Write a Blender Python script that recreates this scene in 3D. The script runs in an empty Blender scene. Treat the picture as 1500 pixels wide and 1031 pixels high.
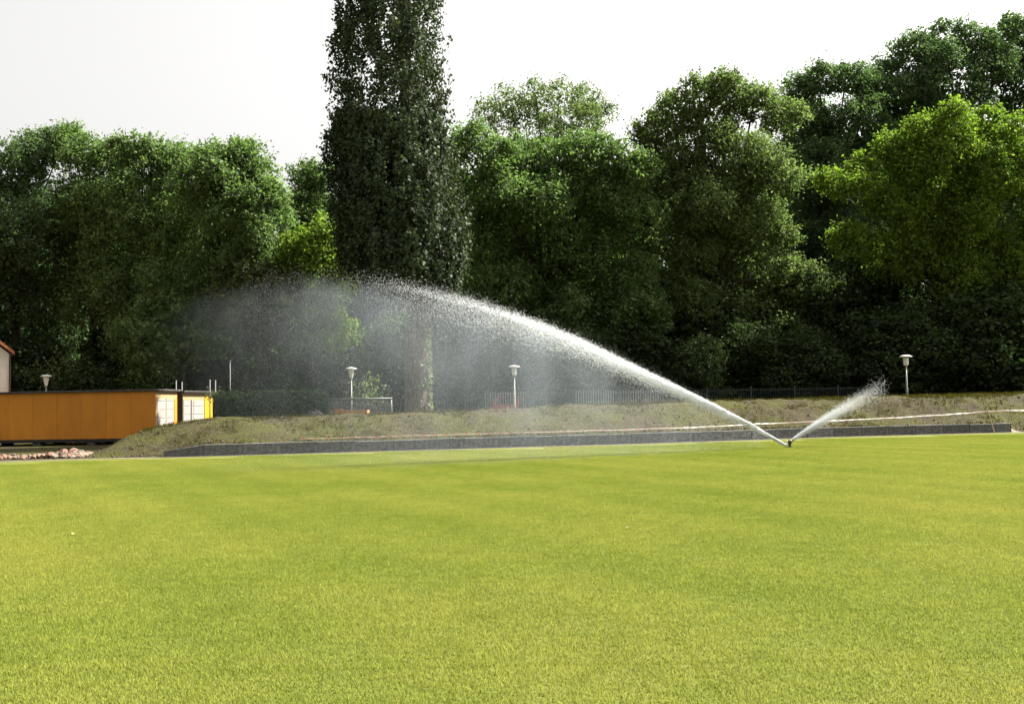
import bpy, bmesh, math, random
import numpy as np
from mathutils import Vector, Matrix, Euler
R = math.radians
scene = bpy.context.scene
C = scene.collection
random.seed(7); rng = np.random.default_rng(11)

# ------------------------------------------------------------------ camera
EYE = Vector((0, 0, 1.6)); F = 1472.0; W, H = 1500.0, 1031.0
PITCH, ROLL = R(2.95), R(-1.0)
cam_d = bpy.data.cameras.new('camera'); cam = bpy.data.objects.new('camera', cam_d); C.objects.link(cam)
cam_d.sensor_width = 36.0; cam_d.lens = 36.0 * F / W; cam_d.clip_start = 0.1; cam_d.clip_end = 6000
ROT = Matrix.Rotation(R(90) + PITCH, 3, 'X') @ Matrix.Rotation(ROLL, 3, 'Z')
cam.matrix_world = Matrix.Translation(EYE) @ ROT.to_4x4()
scene.camera = cam
def ray(u, v): return ROT @ Vector(((u - W/2)/F, -(v - H/2)/F, -1.0))
def at(u, v, Y):                      # point of the place seen at photo pixel (u,v), Y metres out
    d = ray(u, v); return EYE + d * (Y / d.y)
def gnd(u, v, z=0.0):                 # same, on the level z
    d = ray(u, v); return EYE + d * ((z - EYE.z) / d.z)

# ------------------------------------------------------------------ light
SUN = Vector((0.62, 0.235, 0.77)).normalized()
elev, azim = math.asin(SUN.z), math.atan2(SUN.x, SUN.y)
world = bpy.data.worlds.new('World'); scene.world = world; world.use_nodes = True
wn = world.node_tree; wn.nodes.clear()
sky = wn.nodes.new('ShaderNodeTexSky'); sky.sky_type = 'NISHITA'; sky.sun_disc = False
sky.sun_elevation = elev; sky.sun_rotation = azim
sky.air_density = 1.0; sky.dust_density = 7.0; sky.ozone_density = 1.0; sky.altitude = 0
hs = wn.nodes.new('ShaderNodeHueSaturation'); hs.inputs['Saturation'].default_value = 0.06
wm = wn.nodes.new('ShaderNodeMix'); wm.data_type = 'RGBA'; wm.blend_type = 'MULTIPLY'; wm.inputs[0].default_value = 1; wm.inputs[7].default_value = (1.0, .985, .955, 1)   # thin warm haze
bg = wn.nodes.new('ShaderNodeBackground'); bg.inputs['Strength'].default_value = 0.074
wo = wn.nodes.new('ShaderNodeOutputWorld')
wn.links.new(sky.outputs[0], hs.inputs['Color']); wn.links.new(hs.outputs[0], wm.inputs[6]); wn.links.new(wm.outputs[2], bg.inputs['Color']); wn.links.new(bg.outputs[0], wo.inputs[0])
sd = bpy.data.lights.new('sun', 'SUN'); sd.energy = 5.0; sd.angle = R(0.6); sd.color = (1.0, 0.94, 0.84)
sun = bpy.data.objects.new('sun', sd); C.objects.link(sun); sun.location = SUN * 60
sun.rotation_euler = SUN.to_track_quat('Z', 'Y').to_euler()
vs = scene.view_settings; vs.view_transform = 'Standard'; vs.look = 'None'; vs.exposure = 2.1; vs.gamma = 1.0; vs.use_curve_mapping = False
cy = scene.cycles; cy.use_denoising = True; cy.max_bounces = 6; cy.diffuse_bounces = 3; cy.transmission_bounces = 4; cy.volume_bounces = 1
cy.volume_step_rate = 0.2; cy.volume_max_steps = 256

# ------------------------------------------------------------------ materials
def mat(name, col=(.5,.5,.5), rough=.8, spec=.3, metal=0.0):
    m = bpy.data.materials.new(name); m.use_nodes = True; p = m.node_tree.nodes['Principled BSDF']
    p.inputs['Base Color'].default_value = (*col, 1); p.inputs['Roughness'].default_value = rough
    p.inputs['Specular IOR Level'].default_value = spec; p.inputs['Metallic'].default_value = metal
    return m
def N(m, t): return m.node_tree.nodes.new(t)
def L(m, a, b): m.node_tree.links.new(a, b)
def ramp(m, stops, src):
    r = N(m, 'ShaderNodeValToRGB'); e = r.color_ramp.elements
    while len(e) < len(stops): e.new(.5)
    for x, (p, c) in zip(e, stops): x.position = p; x.color = (*c, 1)
    L(m, src, r.inputs[0]); return r.outputs[0]
def noise(m, scale, detail=4, rough=.6, coord='Position', stretch=None):
    if coord == 'Position': s = N(m, 'ShaderNodeNewGeometry').outputs['Position']
    else: s = N(m, 'ShaderNodeTexCoord').outputs[coord]
    if stretch:
        mp = N(m, 'ShaderNodeMapping'); mp.inputs['Scale'].default_value = stretch; L(m, s, mp.inputs[0]); s = mp.outputs[0]
    n = N(m, 'ShaderNodeTexNoise'); n.inputs['Scale'].default_value = scale; n.inputs['Detail'].default_value = detail
    n.inputs['Roughness'].default_value = rough; L(m, s, n.inputs['Vector']); return n.outputs[0]
def mixc(m, a, b, f, mode='MIX'):
    x = N(m, 'ShaderNodeMix'); x.data_type = 'RGBA'; x.blend_type = mode
    for v, i in ((f, 0), (a, 6), (b, 7)):
        if hasattr(v, 'links'): L(m, v, x.inputs[i])
        else: x.inputs[i].default_value = (*v, 1) if i else v
    return x.outputs[2]
def math_(m, op, a, b=None, clamp=False):
    x = N(m, 'ShaderNodeMath'); x.operation = op; x.use_clamp = clamp
    for i, v in enumerate((a, b)):
        if v is None: continue
        if hasattr(v, 'links'): L(m, v, x.inputs[i])
        else: x.inputs[i].default_value = v
    return x.outputs[0]
def bump(m, h, strength=.5, dist=.05):
    b = N(m, 'ShaderNodeBump'); b.inputs['Strength'].default_value = strength; b.inputs['Distance'].default_value = dist
    L(m, h, b.inputs['Height']); L(m, b.outputs[0], m.node_tree.nodes['Principled BSDF'].inputs['Normal'])
def setcol(m, c): L(m, c, m.node_tree.nodes['Principled BSDF'].inputs['Base Color'])
def speckled(name, a, b, scale, rough=.85, bs=.4, stretch=None, coord='Object', lo=.35, hi=.65):
    m = mat(name, a, rough); n = noise(m, scale, 6, .65, coord, stretch)
    setcol(m, ramp(m, [(lo, a), (hi, b)], n)); bump(m, n, bs, .03); return m
def leafmat(name, dark, light, trans=.45, tr_tint=(1.05, 1.3, .65), gloss=.03):
    m = bpy.data.materials.new(name); m.use_nodes = True; m.node_tree.nodes.clear()
    at_ = N(m, 'ShaderNodeAttribute'); at_.attribute_name = 'tint'
    col = ramp(m, [(0, dark), (1, light)], at_.outputs['Fac'])
    tc = mixc(m, col, tr_tint, 1.0, 'MULTIPLY')
    d = N(m, 'ShaderNodeBsdfDiffuse'); L(m, col, d.inputs[0])
    t = N(m, 'ShaderNodeBsdfTranslucent'); L(m, tc, t.inputs[0])
    g = N(m, 'ShaderNodeBsdfGlossy'); g.inputs['Roughness'].default_value = .5; g.inputs[0].default_value = (.5, .5, .45, 1)
    x = N(m, 'ShaderNodeMixShader'); x.inputs[0].default_value = trans; L(m, d.outputs[0], x.inputs[1]); L(m, t.outputs[0], x.inputs[2])
    y = N(m, 'ShaderNodeMixShader'); y.inputs[0].default_value = gloss * .5; L(m, x.outputs[0], y.inputs[1]); L(m, g.outputs[0], y.inputs[2])
    o = N(m, 'ShaderNodeOutputMaterial'); L(m, y.outputs[0], o.inputs[0]); return m

# ------------------------------------------------------------------ object helpers
def tag(o, label=None, cat=None, group=None, kind=None):
    for k, v in (('label', label), ('category', cat), ('group', group), ('kind', kind)):
        if v: o[k] = v
    return o
def empty(name, loc=(0,0,0), rz=0):
    o = bpy.data.objects.new(name, None); C.objects.link(o); o.location = loc; o.rotation_euler.z = rz; o.empty_display_size = .2; return o
def link(name, me, m=None, parent=None, loc=None, rot=None):
    if m is not None and len(me.materials) == 0:
        for x in (m if isinstance(m, (list, tuple)) else [m]): me.materials.append(x)
    o = bpy.data.objects.new(name, me); C.objects.link(o)
    if parent is not None: o.parent = parent
    if loc is not None: o.location = loc
    if rot is not None: o.rotation_euler = rot
    return o
def bm_mesh(bm, name, smooth=False):
    me = bpy.data.meshes.new(name); bmesh.ops.recalc_face_normals(bm, faces=bm.faces[:]); bm.to_mesh(me); bm.free()
    if smooth:
        me.polygons.foreach_set('use_smooth', [True]*len(me.polygons))
    return me
def box(bm, x0, x1, y0, y1, z0, z1, bev=0.0):
    r = bmesh.ops.create_cube(bm, size=1.0)['verts']
    for v in r: v.co = Vector(((x0+x1)/2 + v.co.x*(x1-x0), (y0+y1)/2 + v.co.y*(y1-y0), (z0+z1)/2 + v.co.z*(z1-z0)))
    if bev:
        es = list({e for v in r for e in v.link_edges}); bmesh.ops.bevel(bm, geom=es, offset=bev, segments=1, affect='EDGES')
def boxpart(name, parent, m, *d, bev=0.0):
    bm = bmesh.new(); box(bm, *d, bev=bev); return link(name, bm_mesh(bm, name), m, parent)
def tube(bm, pts, radii, n=8, cap=True):
    pts = [Vector(p) for p in pts]; rings = []
    for i, p in enumerate(pts):
        t = (pts[min(i+1, len(pts)-1)] - pts[max(i-1, 0)]).normalized()
        a = t.orthogonal().normalized() if i == 0 else (rings_a - t * rings_a.dot(t)).normalized()
        rings_a = a; b = t.cross(a)
        rings.append([bm.verts.new(p + (a*math.cos(2*math.pi*k/n) + b*math.sin(2*math.pi*k/n))*radii[i]) for k in range(n)])
    for r0, r1 in zip(rings, rings[1:]):
        for k in range(n): bm.faces.new((r0[k], r0[(k+1)%n], r1[(k+1)%n], r1[k]))
    if cap: bm.faces.new(rings[0][::-1]); bm.faces.new(rings[-1])
def lathe(bm, prof, n=16):
    rings = []
    for r, z in prof: rings.append([bm.verts.new((r*math.cos(2*math.pi*k/n), r*math.sin(2*math.pi*k/n), z)) for k in range(n)])
    for r0, r1 in zip(rings, rings[1:]):
        for k in range(n): bm.faces.new((r0[k], r0[(k+1)%n], r1[(k+1)%n], r1[k]))
    bm.faces.new(rings[0][::-1]); bm.faces.new(rings[-1])
def np_mesh(name, verts, nper, tint=None, smooth=False):
    nv = len(verts); nf = nv // nper; me = bpy.data.meshes.new(name)
    me.vertices.add(nv); me.vertices.foreach_set('co', np.ascontiguousarray(verts, np.float32).ravel())
    me.loops.add(nv); me.loops.foreach_set('vertex_index', np.arange(nv, dtype=np.int32))
    me.polygons.add(nf); me.polygons.foreach_set('loop_start', np.arange(0, nv, nper, dtype=np.int32))
    me.update(calc_edges=True)
    if tint is not None:
        a = me.attributes.new('tint', 'FLOAT', 'POINT'); a.data.foreach_set('value', np.repeat(np.clip(tint, 0, 1), nper).astype(np.float32))
    return me
def unit(a): return a / np.maximum(np.linalg.norm(a, axis=-1, keepdims=True), 1e-9)
def rdir(n): return unit(rng.normal(size=(n, 3)))
def leaves(c, nrm, size, aspect=.6):
    n = len(c); a = unit(np.cross(nrm, rdir(n))); b = np.cross(nrm, a)
    s = size[:, None]; fold = nrm * s * .25
    return np.stack([c - a*s, c + b*s*aspect + fold, c + a*s, c - b*s*aspect + fold], 1).reshape(-1, 3)

# ------------------------------------------------------------------ terrain lines (photo pixels of the lawn's far edge and the bank's crest)
EDGE = [(-420, 690), (0, 677), (130, 673), (230, 671), (300, 669), (480, 664), (600, 660.5), (750, 656), (960, 650), (1240, 640), (1487, 633.5), (1950, 622)]
ep = np.array([tuple(gnd(u, v)) for u, v in EDGE])
def edge_y(x): return np.interp(x, ep[:, 0], ep[:, 1])
CREST = [(130, 668), (165, 650), (200, 634), (225, 626), (260, 620), (300, 615), (400, 612), (500, 609), (600, 605), (750, 598), (850, 594), (1000, 590), (1150, 587), (1300, 582), (1400, 580), (1500, 577.5), (1950, 566)]
cp = []
for u, v in CREST:
    off = 4.2 if u > 230 else 4.2 - 2.0*(230-u)/100
    p = at(u, v, 35)
    for _ in range(5): p = at(u, v, float(edge_y(p.x)) + off)
    cp.append((p.x, p.y, max(p.z, 0)))
cp = np.array(cp)
def crest_z(x): return np.interp(x, np.r_[cp[0, 0]-.6, cp[:, 0]], np.r_[0, cp[:, 2]])
def sm(x, a, b): t = np.clip((x-a)/(b-a), 0, 1); return t*t*(3-2*t)
def plateau(x): return .62 * sm(x, -15.5, -9.5)
X_WALL0, X_WALL1 = float(gnd(234, 671).x), float(gnd(1487, 633.5).x)
def bank_z(x, t):                     # height at distance t behind the lawn edge
    cz = crest_z(x); pz = plateau(x)
    wall = sm(x, X_WALL0-.1, X_WALL0+1.3) * (1 - sm(x, X_WALL1-.6, X_WALL1+.6))
    z0 = np.minimum(.40*wall, cz)
    up = z0 + (cz - z0) * np.sin(np.clip((t-.55)/3.65, 0, 1)*math.pi/2)**1.05
    up = np.where(t < .40, 0.012, np.where(t < .46, np.maximum(z0*.96, 0.012), up))
    up = np.where((t >= .46) & (t < .55), np.maximum(z0, .012), up)
    down = pz + (cz - pz) * (1 - sm(t, 5.0, 8.0))
    z = np.where(t < 4.6, up, down)
    return np.maximum(z, np.where(t > .4, .015, .012))
def ground_z(x, y): return float(bank_z(np.array([x]), np.array([y - float(edge_y(x))]))[0])

# ------------------------------------------------------------------ setting
def grassy(name):
    m = mat(name, (.1, .12, .02), .9, .1)
    big = noise(m, .22, 3, .5); small = noise(m, 3.5, 5, .7); fine = noise(m, 45, 4, .75)
    c1 = ramp(m, [(.30, (.085, .105, .018)), (.52, (.115, .126, .026)), (.72, (.138, .137, .034))], big)
    c2 = ramp(m, [(.3, (.62, .70, .55)), (.7, (1.15, 1.1, 1.1))], small)
    c3 = ramp(m, [(.3, (.55, .6, .5)), (.7, (1.2, 1.15, 1.2))], fine)
    setcol(m, mixc(m, mixc(m, c1, c2, 1.0, 'MULTIPLY'), c3, 1.0, 'MULTIPLY')); bump(m, fine, .8, .03); return m
M_LAWN = grassy('lawn_turf')
M_EARTH = speckled('far_earth', (.07, .075, .03), (.12, .11, .05), 1.2, coord='Object')
xs = np.linspace(-60, 70, 131)
bm = bmesh.new(); rows = []
for x in xs:
    ye = float(edge_y(x)); rows.append([bm.verts.new((x, y, 0)) for y in (-30, 0, 10, 20, ye*.8, ye)])
for a, b in zip(rows, rows[1:]):
    for k in range(5): bm.faces.new((a[k], b[k], b[k+1], a[k+1]))
tag(link('lawn', bm_mesh(bm, 'lawn', True), M_LAWN), kind='structure')
bm = bmesh.new(); bmesh.ops.create_grid(bm, x_segments=8, y_segments=8, size=2500)
o = link('ground', bm_mesh(bm, 'ground'), M_EARTH); o.location.z = -.05; tag(o, kind='structure')

# bank of soil: light sandy strip, brown slope, greener crest, trodden earth behind
M_BANK = mat('bank_soil', (.2, .17, .1), .95, .1)
n1 = noise(M_BANK, .55, 5, .7); n2 = noise(M_BANK, 5, 6, .75); n3 = noise(M_BANK, 26, 4, .75)
soil = ramp(M_BANK, [(.28, (.022, .018, .010)), (.48, (.047, .039, .021)), (.75, (.085, .072, .043))], n2)
grn = ramp(M_BANK, [(.3, (.036, .039, .009)), (.7, (.076, .077, .021))], n3)
cov = ramp(M_BANK, [(.40, (0, 0, 0)), (.60, (1, 1, 1))], n1)
setcol(M_BANK, mixc(M_BANK, mixc(M_BANK, soil, grn, cov), ramp(M_BANK, [(.3, (.6, .6, .6)), (.7, (1.2, 1.2, 1.2))], n3), 1.0, 'MULTIPLY'))
bump(M_BANK, n2, 1.0, .22)
M_SAND = speckled('sandy_edge', (.085, .072, .052), (.16, .14, .105), 9, coord='Object')
xs = np.concatenate([np.linspace(-60, -20, 60, endpoint=False), np.linspace(-20, 30, 330, endpoint=False), np.linspace(30, 80, 60)])
ts = np.array([0, .2, .39, .405, .455, .55, .7, .95, 1.2, 1.5, 1.8, 2.1, 2.4, 2.7, 3.0, 3.3, 3.6, 3.9, 4.2, 4.6, 5, 5.5, 6, 6.5, 7, 7.5, 8, 10, 14, 20, 30, 50, 90, 160])
XX, TT = np.meshgrid(xs, ts, indexing='ij'); YY = edge_y(XX) + TT
ZZ = bank_z(XX, TT)
def vnoise(x, y, s, seed):
    g = np.random.default_rng(seed).normal(size=(64, 64)); u, v = x/s, y/s
    i, j = np.floor(u).astype(int), np.floor(v).astype(int); fu, fv = u-i, v-j; fu = fu*fu*(3-2*fu); fv = fv*fv*(3-2*fv)
    G = lambda a, b: g[a % 64, b % 64]
    return (G(i,j)*(1-fu)+G(i+1,j)*fu)*(1-fv)+(G(i,j+1)*(1-fu)+G(i+1,j+1)*fu)*fv
amp = np.where((TT > .8) & (TT < 9), 1.0, .15) * np.clip(ZZ/.5, .1, 1)
ZZ = ZZ + amp * (.050*vnoise(XX, YY, 1.3, 1) + .035*vnoise(XX, YY, .45, 2)) * (TT > .56)
ZZ = np.maximum(ZZ, .008)
bm = bmesh.new(); vv = [[bm.verts.new((XX[i, j], YY[i, j], ZZ[i, j])) for j in range(len(ts))] for i in range(len(xs))]
for i in range(len(xs)-1):
    for j in range(len(ts)-1):
        f = bm.faces.new((vv[i][j], vv[i+1][j], vv[i+1][j+1], vv[i][j+1])); f.material_index = 1 if j < 3 else 0
tag(link('embankment', bm_mesh(bm, 'embankment', True), [M_BANK, M_SAND]), kind='structure')

# ------------------------------------------------------------------ lawn grass (blade tile set over the lawn)
M_BLADE = bpy.data.materials.new('grass_blades'); M_BLADE.use_nodes = True; m = M_BLADE; m.node_tree.nodes.clear()
big = noise(m, .22, 3, .5); small = noise(m, 2.3, 4, .65)
c1 = ramp(m, [(.32, (.172, .208, .034)), (.50, (.205, .232, .043)), (.70, (.240, .248, .050))], big)
c2 = ramp(m, [(.3, (.88, .92, .85)), (.7, (1.06, 1.04, 1.05))], small)
def mown(m, c):                        # faint mowing bands: sheen of blades lying away and towards put into the colour
    mp = N(m, 'ShaderNodeMapping'); mp.inputs['Rotation'].default_value = (0, 0, R(-30)); L(m, N(m, 'ShaderNodeNewGeometry').outputs['Position'], mp.inputs[0])
    w = N(m, 'ShaderNodeTexWave'); w.bands_direction = 'X'; w.inputs['Scale'].default_value = .16; w.inputs['Distortion'].default_value = 1.2; w.inputs['Detail'].default_value = 1; w.inputs['Detail Scale'].default_value = .4
    L(m, mp.outputs[0], w.inputs[0]); return mixc(m, c, ramp(m, [(.25, (.945, .965, .95)), (.75, (1.035, 1.025, 1.04))], w.outputs[0]), 1.0, 'MULTIPLY')
c1 = mown(m, c1)
at_ = N(m, 'ShaderNodeAttribute'); at_.attribute_name = 'tint'
c3 = ramp(m, [(0, (.68, .76, .66)), (.6, (1, 1, 1)), (1, (1.3, 1.22, 1.4))], at_.outputs['Fac'])
c = mixc(m, mixc(m, c1, c2, 1.0, 'MULTIPLY'), c3, 1.0, 'MULTIPLY')
d = N(m, 'ShaderNodeBsdfDiffuse'); L(m, c, d.inputs[0]); t = N(m, 'ShaderNodeBsdfTranslucent'); L(m, c, t.inputs[0])
x = N(m, 'ShaderNodeMixShader'); x.inputs[0].default_value = .42; L(m, d.outputs[0], x.inputs[1]); L(m, t.outputs[0], x.inputs[2])
o_ = N(m, 'ShaderNodeOutputMaterial'); L(m, x.outputs[0], o_.inputs[0])
TS = 1.5; nb = 17000
bx, by = rng.uniform(-TS/2, TS/2, nb), rng.uniform(-TS/2, TS/2, nb)
cl = vnoise(bx+9, by+9, .10, 5) + .7*vnoise(bx+9, by+9, .28, 6)
hgt = np.clip(.021 + .003*cl + rng.normal(0, .004, nb), .010, .04); wd = rng.uniform(.0022, .0042, nb)
an = rng.uniform(0, 2*math.pi, nb); la = rng.uniform(0, 2*math.pi, nb); ll = rng.uniform(.1, .9, nb) * hgt
base = np.stack([bx, by, np.zeros(nb)], 1); wv = np.stack([np.cos(an), np.sin(an), np.zeros(nb)], 1) * wd[:, None]
tip = base + np.stack([np.cos(la)*ll, np.sin(la)*ll, hgt], 1)
me = np_mesh('lawn_grass', np.stack([base - wv, base + wv, tip], 1).reshape(-1, 3), 3, .5 + .09*cl + rng.normal(0, .16, nb))
grass = link('lawn_grass', me, M_BLADE); tag(grass, 'short mown green grass blades covering the sports field', 'grass', kind='stuff')
ng = bpy.data.node_groups.new('grass_tiles', 'GeometryNodeTree'); ng.is_modifier = True
ng.interface.new_socket('Geometry', in_out='INPUT', socket_type='NodeSocketGeometry'); ng.interface.new_socket('Geometry', in_out='OUTPUT', socket_type='NodeSocketGeometry')
gi, go = ng.nodes.new('NodeGroupInput'), ng.nodes.new('NodeGroupOutput')
NX, NY = 56, 32
grid = ng.nodes.new('GeometryNodeMeshGrid'); grid.inputs['Size X'].default_value = (NX-1)*TS*.97; grid.inputs['Size Y'].default_value = (NY-1)*TS*.97
grid.inputs['Vertices X'].default_value = NX; grid.inputs['Vertices Y'].default_value = NY
tr = ng.nodes.new('GeometryNodeTransform'); tr.inputs['Translation'].default_value = (4, 2.6 + (NY-1)*TS*.97/2, 0)
pos = ng.nodes.new('GeometryNodeInputPosition'); sep = ng.nodes.new('ShaderNodeSeparateXYZ')
def gm(op, a, b):
    n = ng.nodes.new('ShaderNodeMath'); n.operation = op
    for i, v in enumerate((a, b)):
        if isinstance(v, (int, float)): n.inputs[i].default_value = v
        else: ng.links.new(v, n.inputs[i])
    return n.outputs[0]
ng.links.new(pos.outputs[0], sep.inputs[0]); SX, SY = sep.outputs[0], sep.outputs[1]
xa, xb = -14.0, 20.0; ya, yb = float(edge_y(xa)), float(edge_y(xb)); sl = (yb-ya)/(xb-xa)
resid = min(float(edge_y(q)) - (ya + sl*(q-xa)) for q in np.linspace(-18, 26, 60))
far = gm('GREATER_THAN', SY, gm('ADD', gm('MULTIPLY', SX, sl), ya - sl*xa + resid - TS*.55))
wide = gm('GREATER_THAN', gm('ABSOLUTE', SX, 0), gm('ADD', gm('MULTIPLY', SY, .54), 3.5))
dele = ng.nodes.new('GeometryNodeDeleteGeometry'); ng.links.new(gm('MAXIMUM', far, wide), dele.inputs['Selection'])
iop = ng.nodes.new('GeometryNodeInstanceOnPoints'); rv = ng.nodes.new('FunctionNodeRandomValue'); rv.data_type = 'INT'
rv.inputs[4].default_value = 0; rv.inputs[5].default_value = 3
comb = ng.nodes.new('ShaderNodeCombineXYZ'); ng.links.new(gm('MULTIPLY', rv.outputs[2], math.pi/2), comb.inputs[2])
ng.links.new(grid.outputs[0], tr.inputs[0]); ng.links.new(tr.outputs[0], dele.inputs[0]); ng.links.new(dele.outputs[0], iop.inputs['Points'])
ng.links.new(gi.outputs[0], iop.inputs['Instance']); ng.links.new(comb.outputs[0], iop.inputs['Rotation']); ng.links.new(iop.outputs[0], go.inputs[0])
grass.modifiers.new('tiles', 'NODES').node_group = ng

# rough grass on the bank
M_TUFT = leafmat('rough_grass', (.020, .022, .005), (.070, .064, .018), .4, (1.1, 1.1, .6), 0)
nt = 26000
tx = rng.uniform(-16, 34, nt); tt = np.where(rng.random(nt) < .10, rng.uniform(.44, .62, nt), rng.uniform(.5, 7.5, nt))
dens = .5 + .45*vnoise(tx+50, tt+50, 1.6, 8) + .3*vnoise(tx+50, tt+50, .5, 9)
crestg = np.exp(-((tt-4.4)/.5)**2) * sm(tx, 1.5, 5.0)
keep = (rng.random(nt) < np.clip(dens*.62 + crestg*1.2, 0.03, 1)) & (crest_z(tx) > .15)
tx, tt = tx[keep], tt[keep]; cg = crestg[keep]; k = len(tx); ty = edge_y(tx) + tt; tz = bank_z(tx, tt)
P = []; T = []
for q in range(7):
    bx = np.stack([tx + rng.normal(0, .05, k), ty + rng.normal(0, .05, k), tz - .02], 1)
    h = rng.uniform(.05, .15, k) * (1 + .5*cg); a = rng.uniform(0, 6.28, k); l = rng.uniform(0, 6.28, k)
    wv = np.stack([np.cos(a), np.sin(a), 0*a], 1) * rng.uniform(.006, .013, k)[:, None]
    tp = bx + np.stack([np.cos(l)*h*.5, np.sin(l)*h*.5, h], 1)
    P.append(np.stack([bx-wv, bx+wv, tp], 1).reshape(-1, 3)); T.append(np.clip(.5 + rng.normal(0, .25, k), 0, 1))
tag(link('rough_grass', np_mesh('rough_grass', np.concatenate(P), 3, np.concatenate(T)), M_TUFT), 'rough dry grass and weeds growing on the soil bank', 'grass', kind='stuff')

nc_ = 1300; cx_ = rng.uniform(-17, 32, nc_); ct_ = np.where(rng.random(nc_) < .25, rng.uniform(.42, .75, nc_), rng.uniform(.5, 5.2, nc_))
ok_ = crest_z(cx_) > .12; cx_, ct_ = cx_[ok_], ct_[ok_]; nc_ = len(cx_); cs_ = rng.uniform(.018, .06, nc_)
oc = np.array([(1,0,0),(0,1,0),(-1,0,0),(0,-1,0),(0,0,1),(0,0,-1)], float); fc = [(0,1,4),(1,2,4),(2,3,4),(3,0,4),(1,0,5),(2,1,5),(3,2,5),(0,3,5)]
vv_ = oc[None]*cs_[:, None, None]*rng.uniform(.6, 1.3, (nc_, 6, 3)) + np.stack([cx_, edge_y(cx_)+ct_, bank_z(cx_, ct_)+cs_*.35], 1)[:, None]
tag(link('soil_clods', np_mesh('soil_clods', vv_[:, np.array(fc)].reshape(-1, 3), 3), speckled('clod_soil', (.018, .013, .008), (.075, .058, .036), 3)), 'small clods and stones lying on the soil bank', 'clods', kind='stuff')

# ------------------------------------------------------------------ low dark wall along the lawn
M_WALLS = [speckled('dark_concrete_%d' % i, (a*.6, a*.6, a*.63), (a*1.5, a*1.5, a*1.55), 7, .9, .7) for i, a in enumerate((.060, .070, .078))]
wall = empty('low_wall', (X_WALL0, float(edge_y(X_WALL0)) + .3, 0))
tag(wall, 'long low dark grey wall holding the soil bank at the lawn edge', 'wall')
x = X_WALL0; i = 0
while x < X_WALL1 - .2:
    x1 = min(x + 1.25 + random.uniform(-.02, .02), X_WALL1); y0, y1 = float(edge_y(x)) + .30, float(edge_y(x1)) + .30
    dv = Vector((x1-x, y1-y0, 0)); ln = dv.length; hh = .40 + random.uniform(-.012, .012)
    bm = bmesh.new(); box(bm, 0.002, ln-.002, random.uniform(-.012, .012), .14, -.06, hh, .012)
    for v in bm.verts:
        if i == 0 and v.co.x < ln*.3 and v.co.z > .2: v.co.z = .22
        if v.co.z > .2: v.co.z += .008*math.sin(v.co.x*9+i)
    o = link('wall_panel', bm_mesh(bm, 'wall_panel'), M_WALLS[i % 3 if random.random() < .7 else 1], wall)
    o.location = Vector((x, y0, 0)) - wall.location; o.rotation_euler.z = math.atan2(dv.y, dv.x); x = x1; i += 1

# red and white barrier tape
M_TW, M_TR = mat('tape_white', (.085, .078, .05), .6), mat('tape_red', (.10, .026, .016), .4)
TP = [(440, 642.5), (520, 640), (600, 637.5), (680, 635.5), (760, 633), (860, 630.5), (960, 627.5), (1040, 624.5), (1100, 621), (1180, 617.5), (1250, 614.5), (1300, 612), (1350, 609), (1400, 606), (1440, 602.5), (1470, 601), (1530, 600), (1650, 599)]
pts = []
for k_, (u, v) in enumerate(TP):
    p = at(u, v, 34)
    for _ in range(5): p = at(u, v, float(edge_y(p.x)) + (.62 if u < 1150 else .62 - .5*min(1, (u-1150)/300)))
    zmin = ground_z(p.x, p.y) + .085
    pts.append(Vector((p.x, p.y, max(p.z, zmin) if u < 1300 else p.z)))
path = []
for a, b in zip(pts, pts[1:]):
    n_ = max(1, int((b-a).length / .20))
    for k_ in range(n_):
        t_ = k_/n_; p = a.lerp(b, t_); p.z += -.012*math.sin(math.pi*t_) + random.uniform(-.003, .003); path.append(p)
bm = bmesh.new(); prev = None
for k_, p in enumerate(path):
    tw = .75 + .15*math.sin(k_*.31) + .12*math.sin(k_*.11+1); off = Vector((0, math.sin(tw), math.cos(tw)))*.023
    c_ = (bm.verts.new(p - off), bm.verts.new(p + off))
    if prev: bm.faces.new((prev[0], c_[0], c_[1], prev[1])).material_index = k_ % 2
    prev = c_
tape = link('barrier_tape', bm_mesh(bm, 'barrier_tape', True), [M_TW, M_TR]); tag(tape, 'red and white striped barrier tape strung along the soil bank', 'barrier tape')
M_STAKE = speckled('stake_wood', (.17, .12, .06), (.26, .19, .11), 14)
g0 = gnd(1455, 634); yb_ = g0.y - .15
top_ = at(1446, 598, float(edge_y(g0.x)) + .1)
bm = bmesh.new(); tube(bm, [(0, 0, -.1), tuple(Vector((top_.x - g0.x, top_.y - yb_, top_.z)))], [.022, .018], 6)
o = link('wooden_stake', bm_mesh(bm, 'wooden_stake'), M_STAKE, loc=(g0.x, yb_, 0)); tag(o, 'thin leaning wooden stake holding up the barrier tape', 'stake')

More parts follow.
